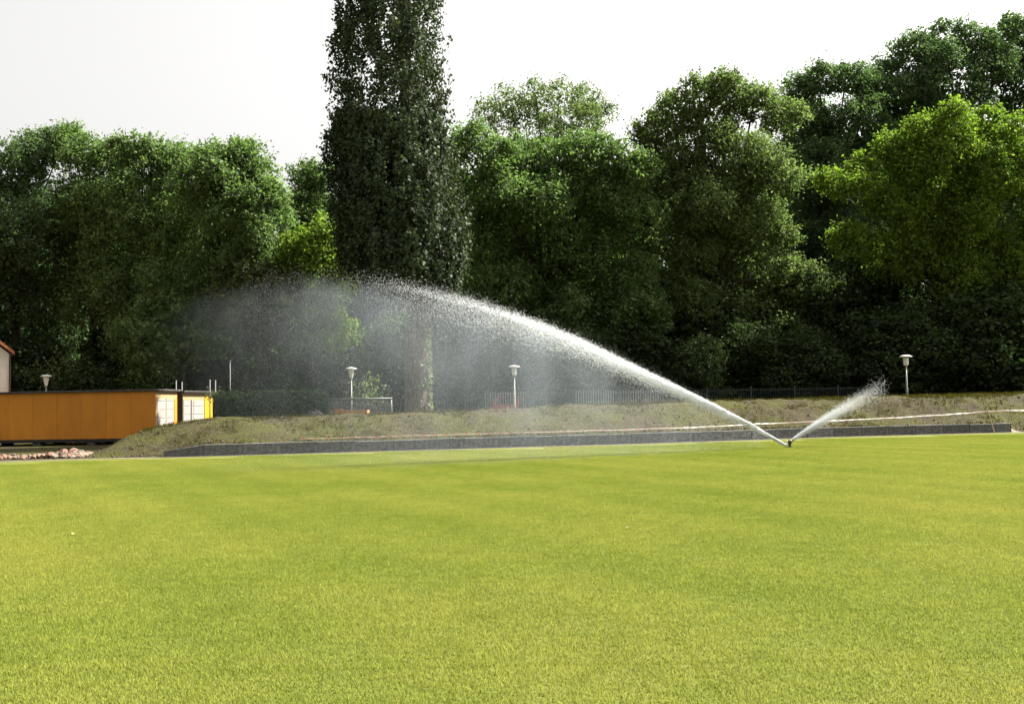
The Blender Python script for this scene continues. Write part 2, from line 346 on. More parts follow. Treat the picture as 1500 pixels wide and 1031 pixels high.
# ------------------------------------------------------------------ trees
M_BARK = speckled('bark', (.016, .013, .010), (.05, .042, .032), 5, .95, .9, (3, 3, .6))
LM = {
 'mid':   leafmat('leaf_mid_green', (.038, .067, .026), (.150, .208, .078)),
 'dark':  leafmat('leaf_dark_green', (.029, .050, .026), (.112, .160, .076)),
 'olive': leafmat('leaf_olive', (.038, .058, .024), (.158, .196, .082)),
 'bright':leafmat('leaf_yellow_green', (.054, .090, .013), (.165, .222, .038), .5),
 'grey':  leafmat('leaf_grey_green', (.045, .060, .026), (.125, .145, .062)),
 'poplar':leafmat('leaf_poplar', (.012, .022, .014), (.060, .082, .042), .25, (1.2, 1.2, .6), .04),
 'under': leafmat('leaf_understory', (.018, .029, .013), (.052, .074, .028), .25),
}
DENS = .81
def crown_cloud(lobes, dens=1.0, lsize=.12, clump=.42, low_cut=-.75, inner=.25):
    """lobes: (x,y,z,rx,ry,rz) ellipsoids -> leaf vertex array and tints"""
    V, T = [], []; LA = np.array(lobes)
    for (x, y, z, rx, ry, rz) in lobes:
        area = 4*math.pi*((rx*ry)**1.6/3 + (rx*rz)**1.6/3 + (ry*rz)**1.6/3)**(1/1.6)
        nc = max(6, int(area / (clump*clump*1.5)))
        dd = rdir(nc*2); dd = dd[dd[:, 2] > low_cut][:nc]
        dd = dd[rng.random(len(dd)) < np.where(dd[:, 1] > .3, .33, 1.0)]; nc = len(dd)
        rad = np.clip(rng.normal(.92, .16, nc), .5, 1.3)
        cc = np.array([x, y, z]) + dd * rad[:, None] * np.array([rx, ry, rz])
        q = (((cc[:, None] - LA[None, :, :3]) / LA[None, :, 3:])**2).sum(2).min(1)       # drop what lies deep inside the crown
        k_ = q > .50; cc, dd = cc[k_], dd[k_]; nc = len(cc)
        if nc:
            per = max(4, int(DENS * dens * clump*clump*1.5 * 1.72 / (lsize*lsize*1.2)))
            cr = clump * rng.uniform(.35, 1.0, nc); ct = rng.normal(.5, .15, nc)
            off = rng.normal(size=(nc, per, 3)) * cr[:, None, None] * np.array([.78, .78, .66])
            pos = (cc[:, None] + off).reshape(-1, 3)
            nr = unit((dd[:, None]*.35 + np.array([0, 0, .40]) + rng.normal(0, .65, (nc, per, 3))).reshape(-1, 3))
            sz = lsize * rng.uniform(.55, 1.35, len(pos))
            V.append(leaves(pos, nr, sz, .55)); T.append(np.repeat(ct, per) + rng.normal(0, .2, len(pos)))
        ni = int(inner * dens * area * .8 / (lsize*lsize*5))         # loose leaves inside
        pi = np.array([x, y, z]) + rdir(ni) * (rng.random((ni, 1))**.4) * .8 * np.array([rx, ry, rz])
        V.append(leaves(pi, rdir(ni), np.full(ni, lsize*2.0))); T.append(rng.normal(.4, .1, ni))
    return np.concatenate(V), np.concatenate(T)
def trunk_mesh(base, lobes, r0):
    bm = bmesh.new(); cx = np.mean([l[0] for l in lobes]); cyy = np.mean([l[1] for l in lobes]); ztop = max(l[2] for l in lobes)
    fork = max(1.6, min(l[2]-l[5] for l in lobes) * .7 + .3*ztop) - base.z; fork = min(fork, .55*(ztop-base.z))
    b = Vector((0, 0, 0)); f = Vector(((cx-base.x)*.25, (cyy-base.y)*.25, fork))
    tube(bm, [b + Vector((0, 0, -.25)), b + Vector((.02, 0, .5)), b.lerp(f, .5) + Vector((.1, .05, 0)), f], [r0*1.35, r0, r0*.85, r0*.72], 9)
    for l in lobes:
        e = Vector(l[:3]) - base
        if e.z < fork*.8: continue
        mid = f.lerp(e, .5) + Vector((random.uniform(-.3, .3), random.uniform(-.3, .3), .35))
        tube(bm, [f - Vector((0, 0, .2)), mid, e, e + (e-mid)*.05], [r0*.45, r0*.24, r0*.10, .012], 6)
    return bm_mesh(bm, 'trunk', True)
def tree(name, u0, Y, px_lobes, lm, label, cat='tree', group=None, r0=.3, dens=1.0, lsize=.105, clump=.42, depth=.9, extra=.1, skirt=False, **kw):
    yb0 = Y + (2.4 if cat == 'tree' else 0); gx = at(u0, 600, yb0).x; base = Vector((gx, yb0, ground_z(gx, yb0)))
    lobes = []
    if skirt:
        ua, ub = min(q[0] for q in px_lobes)+25, max(q[0] for q in px_lobes)-25; va = max(q[1]+.3*q[2] for q in px_lobes)
        for v in np.arange(va, 545, 75):
            for u in np.arange(ua, ub+1, 75): px_lobes = px_lobes + [(u+random.uniform(-25, 25), v+random.uniform(-25, 25), 50)]
    for (u, v, r) in px_lobes:
        k = Y / F; dy = (random.uniform(-.7, .7) if v < 330 else random.uniform(.2, 1.1)) * r * k * depth
        p = at(u, v, Y + dy); rr = r * (Y + dy) / F
        lobes.append((p.x, p.y, p.z, rr*random.uniform(.95, 1.1), rr*random.uniform(.9, 1.15), rr*random.uniform(.95, 1.05)))
    main = list(lobes); small = []
    for l in main:                                                     # break each bough into smaller ones
        for _ in range(9):
            dd = Vector((random.gauss(0, 1), random.gauss(0, 1), random.gauss(.1, 1.0))).normalized(); q = random.uniform(.28, .50)
            small.append((l[0]+dd.x*l[3]*.76, l[1]+dd.y*l[4]*.76, l[2]+dd.z*l[5]*.76, l[3]*q, l[4]*q, l[5]*q*1.05))
    lobes = [(l[0], l[1], l[2], l[3]*.70, l[4]*.70, l[5]*.70) for l in main] + small
    for l in main:                                                     # the same crown carried on behind
        if random.random() < extra:
            lobes.append((l[0]+random.uniform(-.3, .3)*l[3], l[1]+l[4]*random.uniform(.8, 1.5), l[2]-.15*l[5], l[3]*.95, l[4], l[5]*.92))
    t = empty(name, base); tag(t, label, cat, group)
    link('trunk', trunk_mesh(base, main, r0), M_BARK, t)
    V, T = crown_cloud(lobes, dens, lsize, clump, **kw)
    link('crown', np_mesh('crown', V - np.array(base), 4, T), LM[lm], t)
    return t
WOOD = 'trees of the wood behind the field'
tree('broadleaf_tree', 20, 63.5, [(-70,290,75),(15,245,50),(70,232,40),(92,208,22),(20,320,80),(-40,420,90),(70,380,75),(30,460,80)], 'dark', 'dark green tree with rounded top behind the orange site hut, beside the house', group=WOOD)
tree('broadleaf_tree', 135, 63, [(106,207,22),(128,235,34),(150,262,42),(125,300,50),(150,350,60),(140,430,70)], 'mid', 'tree with a narrow pointed top behind the orange site hut', group=WOOD)
tree('broadleaf_tree', 220, 61, [(182,222,26),(208,215,20),(222,245,36),(255,240,34),(215,300,60),(190,360,60),(245,370,65),(215,450,75)], 'mid', 'mid green tree with two small top tufts above the hut doors', group=WOOD)
tree('broadleaf_tree', 330, 58, [(318,240,32),(352,232,30),(386,256,30),(402,290,26),(290,270,36),(325,290,55),(372,320,50),(300,350,65),(350,390,60)], 'mid', 'broad dome crowned tree behind the clipped hedge', group=WOOD)
tree('broadleaf_tree', 450, 66, [(452,280,34),(475,262,26),(435,315,30),(465,330,44)], 'mid', 'small tree half hidden at the hut side of the poplar', group=WOOD, r0=.2)
tree('shrub', 455, 57.5, [(452,366,34),(478,345,28),(425,385,26),(500,385,30),(470,420,46),(440,470,50)], 'bright', 'yellow green leafy shrub beside the poplar trunk', 'shrub', r0=.12, skirt=True)
tree('shrub', 380, 57.5, [(372,388,28),(345,405,28),(400,410,30),(325,435,34),(380,445,44),(415,460,40)], 'grey', 'grey green bush with pale leaves behind the hedge', 'shrub', r0=.12, skirt=True)
tree('shrub', 270, 57, [(240,420,36),(290,430,36),(260,470,48),(310,490,46),(210,480,44)], 'mid', 'tall dark bush between the hut doors and the hedge', 'shrub', r0=.12, skirt=True)
tree('broadleaf_tree', 805, 60, [(695,205,26),(676,222,22),(672,268,32),(690,310,38),(722,228,34),(760,232,38),(805,236,38),(850,228,34),(890,232,34),(925,250,32),(735,285,50),(790,300,58),(850,300,55),(905,305,50),(720,350,55),(800,380,75),(890,390,70),(740,440,60),(830,460,60),(920,460,55)], 'mid', 'wide leafy green tree beside the sunny side of the poplar', group=WOOD, r0=.4, clump=.45)
tree('broadleaf_tree', 800, 76, [(715,170,26),(748,158,28),(785,142,26),(820,140,26),(856,152,26),(880,172,20),(770,185,50),(840,185,48)], 'olive', 'airy olive green tree crown rising behind the wide green tree', group=WOOD, dens=.5, inner=.08, r0=.35)
tree('broadleaf_tree', 1040, 62, [(948,190,24),(985,165,32),(1025,148,32),(1065,140,32),(1105,150,34),(1140,175,34),(1060,192,34),(1000,220,50),(1075,235,55),(1130,250,45),(965,260,45),(1040,300,70),(1120,325,46),(1140,345,26),(1000,370,75),(1090,390,70),(1010,450,55),(1110,470,55),(1160,420,40)], 'olive', 'large rounded olive green tree over the bar fence', group=WOOD, r0=.45)
tree('broadleaf_tree', 1215, 70, [(1165,140,30),(1200,122,26),(1238,118,26),(1275,128,26),(1185,190,50),(1245,190,52),(1200,260,60),(1200,340,60),(1270,330,50),(1215,410,50)], 'dark', 'dark tree with a ragged top between the olive tree and the tallest tree', group=WOOD, r0=.4)
tree('broadleaf_tree', 1420, 72, [(1302,108,26),(1340,80,30),(1385,60,30),(1430,62,32),(1475,58,32),(1520,75,40),(1330,140,50),(1400,125,60),(1475,125,60),(1560,130,70),(1350,210,60)], 'dark', 'tallest dark green tree rising behind the yellow green tree', group=WOOD, r0=.5)
tree('broadleaf_tree', 1400, 60, [(1388,176,28),(1345,198,28),(1440,182,28),(1300,224,26),(1475,205,30),(1265,250,20),(1390,225,46),(1335,255,36),(1238,270,32),(1210,262,16),(1450,260,46),(1520,240,50),(1395,300,30),(1425,325,34),(1455,350,26),(1482,375,20),(1412,392,22),(1540,330,50),(1380,335,40),(1450,410,42),(1480,455,40),(1400,410,36),(1500,420,40),(1325,308,36),(1365,322,36),(1290,300,26),(1300,375,40),(1355,385,42),(1420,455,44),(1480,500,40),(1250,360,34)], 'bright', 'bright yellow green tree in front of the tallest tree', group=WOOD, r0=.2, extra=.3)

tree('broadleaf_tree', 1640, 63, [(1560,210,60),(1620,170,60),(1680,190,60),(1590,300,70),(1660,300,70)], 'dark', 'dark tree added beside the yellow green tree, above the van, for its shade', group=WOOD, r0=.4, skirt=True)  # added at the right edge of the view to shade the bushes
# poplar: a column of steep upright sprays
def poplar():
    Y = 48.0; gx = at(612, 600, Y).x; base = Vector((gx, Y, ground_z(gx, Y))); k = Y/F
    prof = [(430, 622, 668), (400, 500, 680), (330, 484, 684), (250, 480, 668), (180, 488, 655), (100, 482, 648), (40, 486, 645), (0, 500, 642), (-120, 512, 632), (-260, 530, 615), (-340, 560, 590)]
    lobes = []; V, T = [], []
    vs_ = np.array([p[0] for p in prof][::-1], float); ls = np.array([p[1] for p in prof][::-1], float); rs = np.array([p[2] for p in prof][::-1], float)
    n = 3300
    for _ in range(n):
        v = random.uniform(-340, 432) if random.random() < .55 else random.uniform(170, 432)
        l, r = np.interp(v, vs_, ls), np.interp(v, vs_, rs); mu, hw = (l+r)/2, (r-l)/2
        a = random.uniform(0, 2*math.pi); q = random.uniform(.55, 1.0)**.7 if random.random() < .8 else random.uniform(.1, .6)
        edge_ = random.random() < .09; wob = 1 + .06*math.sin(v*.05 + math.cos(a)*2) + .05*math.sin(v*.13 + 1.7*math.cos(a))
        q = random.uniform(.96, 1.08) if edge_ else q*wob*.95
        u = mu + hw*q*math.cos(a)
        if 40 < v < 205 and abs((u - 520) - (v-40)*.33) < 6 and random.random() < .55: continue
        if 20 < v < 190 and abs((u - 560) - (v-20)*.12) < 5 and random.random() < .5: continue
        yy = Y + hw*q*math.sin(a)*k
        p = np.array(at(u, v, yy)); m_ = 42; hgt = random.uniform(.6, 1.3)
        ln_ = .42 if edge_ else .22; ax = np.array([math.cos(a)*ln_, math.sin(a)*ln_, 1.0])
        s = rng.uniform(-.5, .5, m_); pos = p + s[:, None]*hgt*ax + rng.normal(0, .13, (m_, 3))*(1.1 - s[:, None])
        nr = unit(np.array([math.cos(a), math.sin(a), .15]) + rng.normal(0, .7, (m_, 3)))
        V.append(leaves(pos, nr, .085*rng.uniform(.7, 1.3, m_), .8)); T.append(np.clip(rng.normal(.45, .1) + rng.normal(0, .16, m_), 0, 1))
    t = empty('poplar_tree', base); tag(t, 'tall dark columnar poplar with thick trunk standing behind the bank', 'tree')
    link('crown', np_mesh('crown', np.concatenate(V) - np.array(base), 4, np.concatenate(T)), LM['poplar'], t)
    bm = bmesh.new(); tp = at(575, -300, Y) - base
    tube(bm, [(0, 0, -.3), (0, 0, .3), (-.02, 0, 3), tuple(Vector((0, 0, 5.6)).lerp(tp, .05)), tuple(Vector((0, 0, 5.6)).lerp(tp, .5)), tuple(tp)], [.85, .66, .58, .5, .28, .03], 12)
    for j in range(14):
        a = random.uniform(0, 6.28); z0 = random.uniform(3.2, 12); e = Vector((math.cos(a)*random.uniform(.7, 1.3), math.sin(a)*random.uniform(.7, 1.3), z0 + random.uniform(4, 7)))
        s = Vector((0, 0, z0)).lerp(Vector((tp.x*z0/tp.z, 0, z0)), 1); tube(bm, [s, s.lerp(e, .4) + Vector((math.cos(a)*.4, math.sin(a)*.4, 0)), e], [.16, .10, .02], 6)
    link('trunk', bm_mesh(bm, 'trunk', True), speckled('poplar_bark', (.035, .028, .022), (.10, .082, .062), 4, .95, 1.0, (3, 3, .4)), t)
    ivy = []
    zz = rng.uniform(.1, 5.5, 420); aa = rng.normal(-.35, .35, 420); rr = .66 - .02*zz + rng.uniform(0, .10, 420)
    pos = np.stack([rr*np.cos(aa), rr*np.sin(aa), zz], 1); nr = unit(np.stack([np.cos(aa), np.sin(aa), .4+0*aa], 1) + rng.normal(0, .4, (420, 3)))
    link('ivy', np_mesh('ivy', leaves(pos, nr, rng.uniform(.05, .1, 420), .8), 4, rng.random(420)), LM['grey'], t)
poplar()

# understorey along the wood's edge
us = [(-60,63,455,70),(40,65,480,62),(130,64,470,60),(205,66,480,60),(300,65,470,62),(395,64,490,56),(480,65,440,62),(555,66,450,62),(640,65,440,62),(700,63,470,60),(775,66,455,66),(850,64,460,62),(930,66,440,68),(1010,64,460,62),(1090,66,445,66),(1170,64,430,66),(1245,66,420,68),(1320,64,430,66),(1400,66,430,66),(1470,64,440,62),(1550,66,430,70)]
def understory(k):
    lb = []
    for _ in range(5): lb.append((random.uniform(-1.3, 1.3), random.uniform(-.8, .8), random.uniform(3.6, 6.3), 1.5, 1.4, 1.3))
    for _ in range(9): lb.append((random.uniform(-1.9, 1.9), random.uniform(-1.1, 1.1), random.uniform(.5, 3.6), 1.2, 1.1, 1.0))
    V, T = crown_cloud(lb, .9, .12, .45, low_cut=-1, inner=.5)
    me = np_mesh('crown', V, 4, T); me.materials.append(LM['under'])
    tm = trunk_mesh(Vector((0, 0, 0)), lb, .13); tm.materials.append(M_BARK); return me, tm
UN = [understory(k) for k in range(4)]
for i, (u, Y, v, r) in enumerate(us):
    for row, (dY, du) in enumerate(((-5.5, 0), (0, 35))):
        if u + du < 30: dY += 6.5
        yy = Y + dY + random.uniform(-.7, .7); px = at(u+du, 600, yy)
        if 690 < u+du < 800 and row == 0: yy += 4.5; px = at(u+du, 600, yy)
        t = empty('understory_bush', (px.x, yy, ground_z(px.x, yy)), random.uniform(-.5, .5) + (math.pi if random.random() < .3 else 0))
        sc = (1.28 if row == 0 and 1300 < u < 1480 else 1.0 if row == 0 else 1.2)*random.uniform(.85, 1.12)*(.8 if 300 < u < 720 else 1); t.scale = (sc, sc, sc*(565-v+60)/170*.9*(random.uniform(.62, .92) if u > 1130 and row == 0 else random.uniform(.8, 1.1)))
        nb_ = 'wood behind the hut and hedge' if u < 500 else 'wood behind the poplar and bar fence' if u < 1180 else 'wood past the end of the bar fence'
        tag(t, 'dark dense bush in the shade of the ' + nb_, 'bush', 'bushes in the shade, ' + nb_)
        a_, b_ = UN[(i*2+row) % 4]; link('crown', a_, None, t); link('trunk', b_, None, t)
# the wood that goes on behind
lob = []
for i in range(60):
    u = -260 + i*33 + random.uniform(-15, 15); Y = random.uniform(84, 96)
    cap = np.interp(u, [-260, 0, 200, 400, 440, 520, 680, 760, 900, 960, 1150, 1300, 1600], [330, 290, 285, 300, 370, 330, 270, 250, 260, 250, 215, 190, 180])
    for j in range(4):
        v = cap + 40 + random.uniform(0, 60) + j*105; p = at(u, v, Y); rr = random.uniform(52, 68)*Y/F
        lob.append((p.x, p.y, p.z, rr, rr, rr))
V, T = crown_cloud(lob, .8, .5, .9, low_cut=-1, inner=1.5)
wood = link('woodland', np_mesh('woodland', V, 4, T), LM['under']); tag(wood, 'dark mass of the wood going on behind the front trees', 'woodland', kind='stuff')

# clipped hedge
def hedge():
    p0, p1 = at(322, 612, 47.4), at(476, 612, 47.4); zt = at(400, 578, 47.4).z; y0 = 47.4; z0 = ground_z((p0.x+p1.x)/2, 47.4)
    t = empty('clipped_hedge', ((p0.x+p1.x)/2, y0, z0)); tag(t, 'long dark clipped hedge behind the bank beside the hut doors', 'hedge')
    Lx, Dy, Hz = p1.x-p0.x, 1.3, zt - z0
    n = 15000; f = rng.random(n); P = np.stack([rng.uniform(-Lx/2, Lx/2, n), rng.uniform(-Dy/2, Dy/2, n), rng.uniform(.05, Hz, n)], 1)
    nm = rng.normal(0, .5, (n, 3))
    a = f < .5; P[a, 1] = -Dy/2 + rng.normal(0, .05, a.sum()); nm[a, 1] -= .8
    b = (f >= .5) & (f < .72); P[b, 2] = Hz + rng.normal(0, .06, b.sum()); nm[b, 2] += .9
    c = (f >= .72) & (f < .8); P[c, 0] = Lx/2*np.where(rng.random(c.sum()) < .5, 1, -1) + rng.normal(0, .05, c.sum())
    P[:, 2] += .06*vnoise(P[:, 0]+30, P[:, 1]+30, .8, 4)
    link('foliage', np_mesh('foliage', leaves(P, unit(nm), rng.uniform(.07, .13, n)), 4, rng.normal(.4, .2, n)), LM['dark'], t)
    bm = bmesh.new()
    for i in range(9):
        x = -Lx/2 + .3 + i*(Lx-.6)/8; tube(bm, [(x, 0, -.1), (x+.05, 0, Hz*.5), (x-.05, .05, Hz*.9)], [.05, .035, .01], 6)
    link('stems', bm_mesh(bm, 'stems'), M_BARK, t)
hedge()
def weed(u, v, Y, r, n, lm, label):
    p = at(u, v, Y); z0 = ground_z(p.x, Y); t = empty('sapling', (p.x, Y, z0)); tag(t, label, 'plant')
    P = rng.normal(0, 1, (n, 3))*np.array([r, r, r*.8]) + np.array([0, 0, p.z - z0])
    link('foliage', np_mesh('foliage', leaves(P, rdir(n), rng.uniform(.06, .11, n)), 4, rng.random(n)), LM[lm], t)
    bm = bmesh.new(); tube(bm, [(0, 0, -.1), (.05, 0, (p.z-z0)*.6), (0, 0, p.z-z0+r*.5)], [.03, .02, .008], 6); link('stem', bm_mesh(bm, 'stem'), M_BARK, t)
weed(317, 582, 48.6, .26, 150, 'grey', 'small pale leaved sapling among the metal poles at the hedge end')
weed(540, 572, 52, .5, 260, 'grey', 'light green leafy plant behind the goal net')
weed(86, 548, 57.5, .9, 600, 'grey', 'pale green bush behind the hut lamp')

# ------------------------------------------------------------------ orange site hut and garage
M_OR = [speckled('orange_sheet_%d' % i, c_, tuple(q*1.18 for q in c_), 1.6, .6, .12, (1, 1, .4)) for i, c_ in enumerate([(.43, .160, .012), (.45, .168, .013), (.41, .150, .012)])]
M_YEL = speckled('yellow_sheet', (.40, .22, .008), (.43, .24, .01), 2, .5, .1)
M_CRM = speckled('cream_header', (.26, .19, .09), (.30, .22, .11), 4, .7, .1)
M_DOORW = speckled('white_door', (.21, .197, .18), (.26, .245, .225), 3, .6, .1, (1, 1, 5))
M_ROOF = speckled('roof_felt', (.045, .04, .04), (.10, .09, .085), 5, .9, .4); M_RIM = speckled('roof_rim', (.09, .085, .08), (.15, .145, .135), 5, .8, .3)
M_DARK = mat('dark_frame_gap_shade', (.025, .022, .02), .8); M_STEEL = mat('galvanised', (.10, .10, .098), .6, .3, .2)
hz = at(228, 600, 47)
ANG = R(-6)        # long wall runs left and slightly away
hut = empty('site_hut', (hz.x, 47, 0), ANG); tag(hut, 'long orange site hut with flat dark roof beside the rubble', 'site hut')
Lh, Dh, zb, zt = 13.2, 2.3, .22, at(228, 572.5, 47).z
x = 0; i = 0
while x > -Lh + .05:
    w_ = min(1.22, Lh + x); boxpart('wall_panel', hut, M_OR[[0, 1, 0, 2, 0, 1][i % 6]], x - w_ + .004, x - .004, .0 + (.006 if i % 2 else 0), .06, zb + .08, zt, bev=.004); x -= w_; i += 1
boxpart('back_wall', hut, M_OR[0], -Lh, 0, Dh-.06, Dh, zb+.08, zt)
boxpart('inner_lining', hut, M_DARK, -Lh+.01, -.12, .064, Dh-.064, zb+.10, zt-.05)
boxpart('base_frame', hut, M_DARK, -Lh-.02, .02, -.015, Dh+.02, zb-.06, zb+.076)
boxpart('roof', hut, M_ROOF, -Lh-.12, .14, -.14, Dh+.12, zt+.003, zt+.06, bev=.01)
boxpart('roof_edge', hut, M_RIM, -Lh-.14, .16, -.16, Dh+.14, zt+.063, zt+.085)
for xx in (-.5, -3.2, -5.9, -8.6, -11.3):
    boxpart('footing', hut, M_WALLS[1], xx-.2, xx+.2, .05, .45, -.03, zb-.062); boxpart('footing', hut, M_WALLS[1], xx-.2, xx+.2, Dh-.5, Dh-.1, -.03, zb-.062)
boxpart('end_frame', hut, M_CRM, -.10, -.004, .064, Dh-.064, zt-.36, zt-.002)
boxpart('door_post', hut, M_OR[1], -.10, -.002, Dh-.30, Dh-.062, zb+.08, zt-.362); boxpart('door_post', hut, M_CRM, -.10, -.002, .062, .16, zb+.08, zt-.362)
for y0, y1 in ((.165, 1.08), (1.09, Dh-.305)):
    dr = boxpart('door', hut, M_DOORW, -.08, -.02, y0, y1, zb+.085, zt-.366, bev=.008)
    for q in range(5):
        z_ = zb + .2 + q*.40; boxpart('door_plank', dr, M_DOORW, -.019, -.005, y0+.05, y1-.05, z_, z_+.36, bev=.006)
p_ = at(64, 601, 47.8)
gar = empty('garage', Matrix.Rotation(ANG, 3, 'Z') @ Vector((0.05, Dh+.55, 0)) + Vector((hz.x, 47, 0)), ANG - R(5)); tag(gar, 'yellow and white fronted garage behind the orange site hut', 'garage')
Wg, Lg, zg = 3.0, 6.0, zt - .06
boxpart('side_wall', gar, M_DARK, -Lg, -.03, 0, .10, 0, zg); boxpart('side_wall', gar, M_OR[0], -Lg, -.03, Wg-.10, Wg, 0, zg); boxpart('back_wall', gar, M_OR[0], -Lg-.1, -Lg, 0, Wg, 0, zg)  # near side wall coloured dark to stand for the shade in the gap
boxpart('header', gar, M_CRM, -.12, 0, .002, Wg-.62, zg-.36, zg-.002)
boxpart('yellow_panel', gar, M_YEL, -.12, .004, Wg-.80, Wg+.02, 0.02, zg-.003, bev=.005)
for y0, y1 in ((.06, .80), (.86, Wg-.82)):
    dr = boxpart('door', gar, M_DOORW, -.10, -.02, y0, y1, .03, zg-.365, bev=.008)
    for q in range(5): boxpart('door_plank', dr, M_DOORW, -.019, -.004, y0+.03, y1-.03, .1+q*.42, .1+q*.42+.38, bev=.006)
boxpart('door_post', gar, M_DARK, -.10, -.01, .801, .859, .02, zg-.366)
boxpart('roof', gar, M_ROOF, -Lg-.2, .16, -.15, Wg+.15, zg+.003, zg+.07, bev=.01); boxpart('roof_edge', gar, M_RIM, -Lg-.22, .19, -.18, Wg+.18, zg+.073, zg+.095)
for (u, vt, vb, Y, lab) in [(258, 557, 575, 50.2, 'thin metal pole in the gap between hut and garage, on the hut side'), (266.5, 559, 575, 50.35, 'thin metal pole in the gap between hut and garage, on the garage side'), (307.5, 556, 616, 49.3, 'thin metal pole at the corner of the yellow garage panel'), (315.5, 556.5, 616, 49.3, 'thin metal pole at the end of the clipped hedge')]:
    p = at(u, vt, Y); z0 = ground_z(p.x, Y); t = empty('metal_pole', (p.x, Y, z0)); tag(t, lab, 'pole')
    bm = bmesh.new(); tube(bm, [(0, 0, -.1), (0, 0, p.z-z0)], [.028, .028], 8); link('shaft', bm_mesh(bm, 'shaft', True), M_STEEL, t)
    bm = bmesh.new(); lathe(bm, [(.045, 2.3-z0), (.045, 2.42-z0)], 8); link('clamp', bm_mesh(bm, 'clamp'), M_STEEL, t)
p = at(337, 530, 51.5); z0 = ground_z(p.x, 51.5); t = empty('metal_pole', (p.x, 51.5, z0)); tag(t, 'tall slim grey pole rising behind the clipped hedge', 'pole')
bm = bmesh.new(); tube(bm, [(0, 0, -.1), (0, 0, p.z-z0)], [.03, .022], 8); link('shaft', bm_mesh(bm, 'shaft', True), mat('dull_pole', (.12, .12, .11), .6), t)
bm = bmesh.new(); lathe(bm, [(.04, p.z-z0-.02), (.045, p.z-z0+.03), (.01, p.z-z0+.07)], 8); link('cap', bm_mesh(bm, 'cap'), M_STEEL, t)

# rubble
M_RUB = [speckled('rubble_%d' % i, c_, tuple(min(1, q*1.35) for q in c_), 6, .95, .5) for i, c_ in enumerate([(.115, .078, .058), (.15, .115, .09), (.075, .055, .042), (.12, .062, .044)])]
def chunk(name, s, m):
    bm = bmesh.new(); bmesh.ops.create_icosphere(bm, subdivisions=1, radius=1)
    for v in bm.verts: v.co = Vector((v.co.x*s*random.uniform(.7, 1.2), v.co.y*s*random.uniform(.7, 1.2), v.co.z*s*random.uniform(.45, .8)))
    me = bm_mesh(bm, name); me.materials.append(m); return me
def heap(name, label, cat, u0, u1, vb, Y0, Y1, n, smin, smax, mats, zmax, part):
    pa = at((u0+u1)/2, vb, (Y0+Y1)/2); z0 = ground_z(pa.x, pa.y); t = empty(name, (pa.x, pa.y, z0)); tag(t, label, cat)
    pool = [chunk(part, 1.0, mats[i % len(mats)]) for i in range(10)]
    xa_, xb_ = at(u0, vb, (Y0+Y1)/2).x, at(u1, vb, (Y0+Y1)/2).x
    for i in range(n):
        x = random.uniform(xa_, xb_); y = random.uniform(Y0, Y1); f = 1 - abs((x-xa_)/(xb_-xa_)*2 - 1); s = random.uniform(smin, smax)
        o = link(part, random.choice(pool), None, t); o.scale = (s, s, s); o.rotation_euler = (random.uniform(-.4, .4), random.uniform(-.4, .4), random.uniform(0, 6.3))
        o.location = Vector((x, y, ground_z(x, y) + s*.3 + random.random()*zmax*f)) - t.location
heap('rubble_heap', 'heap of pinkish broken brick rubble in front of the orange hut', 'rubble', 66, 124, 668, 34.3, 36.2, 130, .06, .17, M_RUB, .16, 'rubble_piece')
heap('rubble_scatter', 'thin scatter of pale rubble on the bare ground by the lawn corner', 'rubble', -60, 66, 670, 34.2, 36.0, 110, .04, .11, M_RUB, .05, 'rubble_piece')
M_GST = [speckled('grey_stone_%d' % i, c_, tuple(q*1.4 for q in c_), 6, .95, .5) for i, c_ in enumerate([(.10, .10, .10), (.13, .12, .12), (.07, .07, .075)])]
heap('stone_pile', 'low pile of grey stones behind the bank beside the hedge', 'stone pile', 438, 488, 610, 44.6, 45.6, 80, .14, .24, M_GST, .72, 'stone')

# wooden crates behind the crest
M_WOOD = [speckled('raw_wood_%d' % i, c_, tuple(q*1.25 for q in c_), 5, .8, .2, (.4, 4, 4)) for i, c_ in enumerate([(.30, .15, .05), (.34, .18, .065), (.27, .13, .045)])]
def crate(u0, u1, vt, Y, dep, label):
    a, b = at(u0, vt, Y), at(u1, vt, Y); z0 = ground_z((a.x+b.x)/2, Y); t = empty('wooden_crate', ((a.x+b.x)/2, Y, z0)); tag(t, label, 'crate')
    w = (b.x-a.x)/2; h = a.z - z0; nb_ = 4
    for q in range(nb_):
        z_ = .02 + q*(h-.04)/nb_; hb = (h-.04)/nb_ - .012
        boxpart('plank', t, M_WOOD[q % 3], -w, w, 0, .022, z_, z_+hb, bev=.003); boxpart('plank', t, M_WOOD[(q+1) % 3], -w, w, dep-.022, dep, z_, z_+hb, bev=.003)
        boxpart('plank', t, M_WOOD[(q+2) % 3], w-.022, w, .024, dep-.024, z_, z_+hb); boxpart('plank', t, M_WOOD[q % 3], -w, -w+.022, .024, dep-.024, z_, z_+hb)
    boxpart('lid', t, M_WOOD[1], -w-.01, w+.01, -.01, dep+.01, h-.018, h+.006)
crate(503, 538, 601, 45.6, .7, 'long orange wooden crate behind the bank in front of the goal')
crate(490.5, 500, 599, 45.9, .6, 'narrow upright orange wooden crate beside the stone pile')

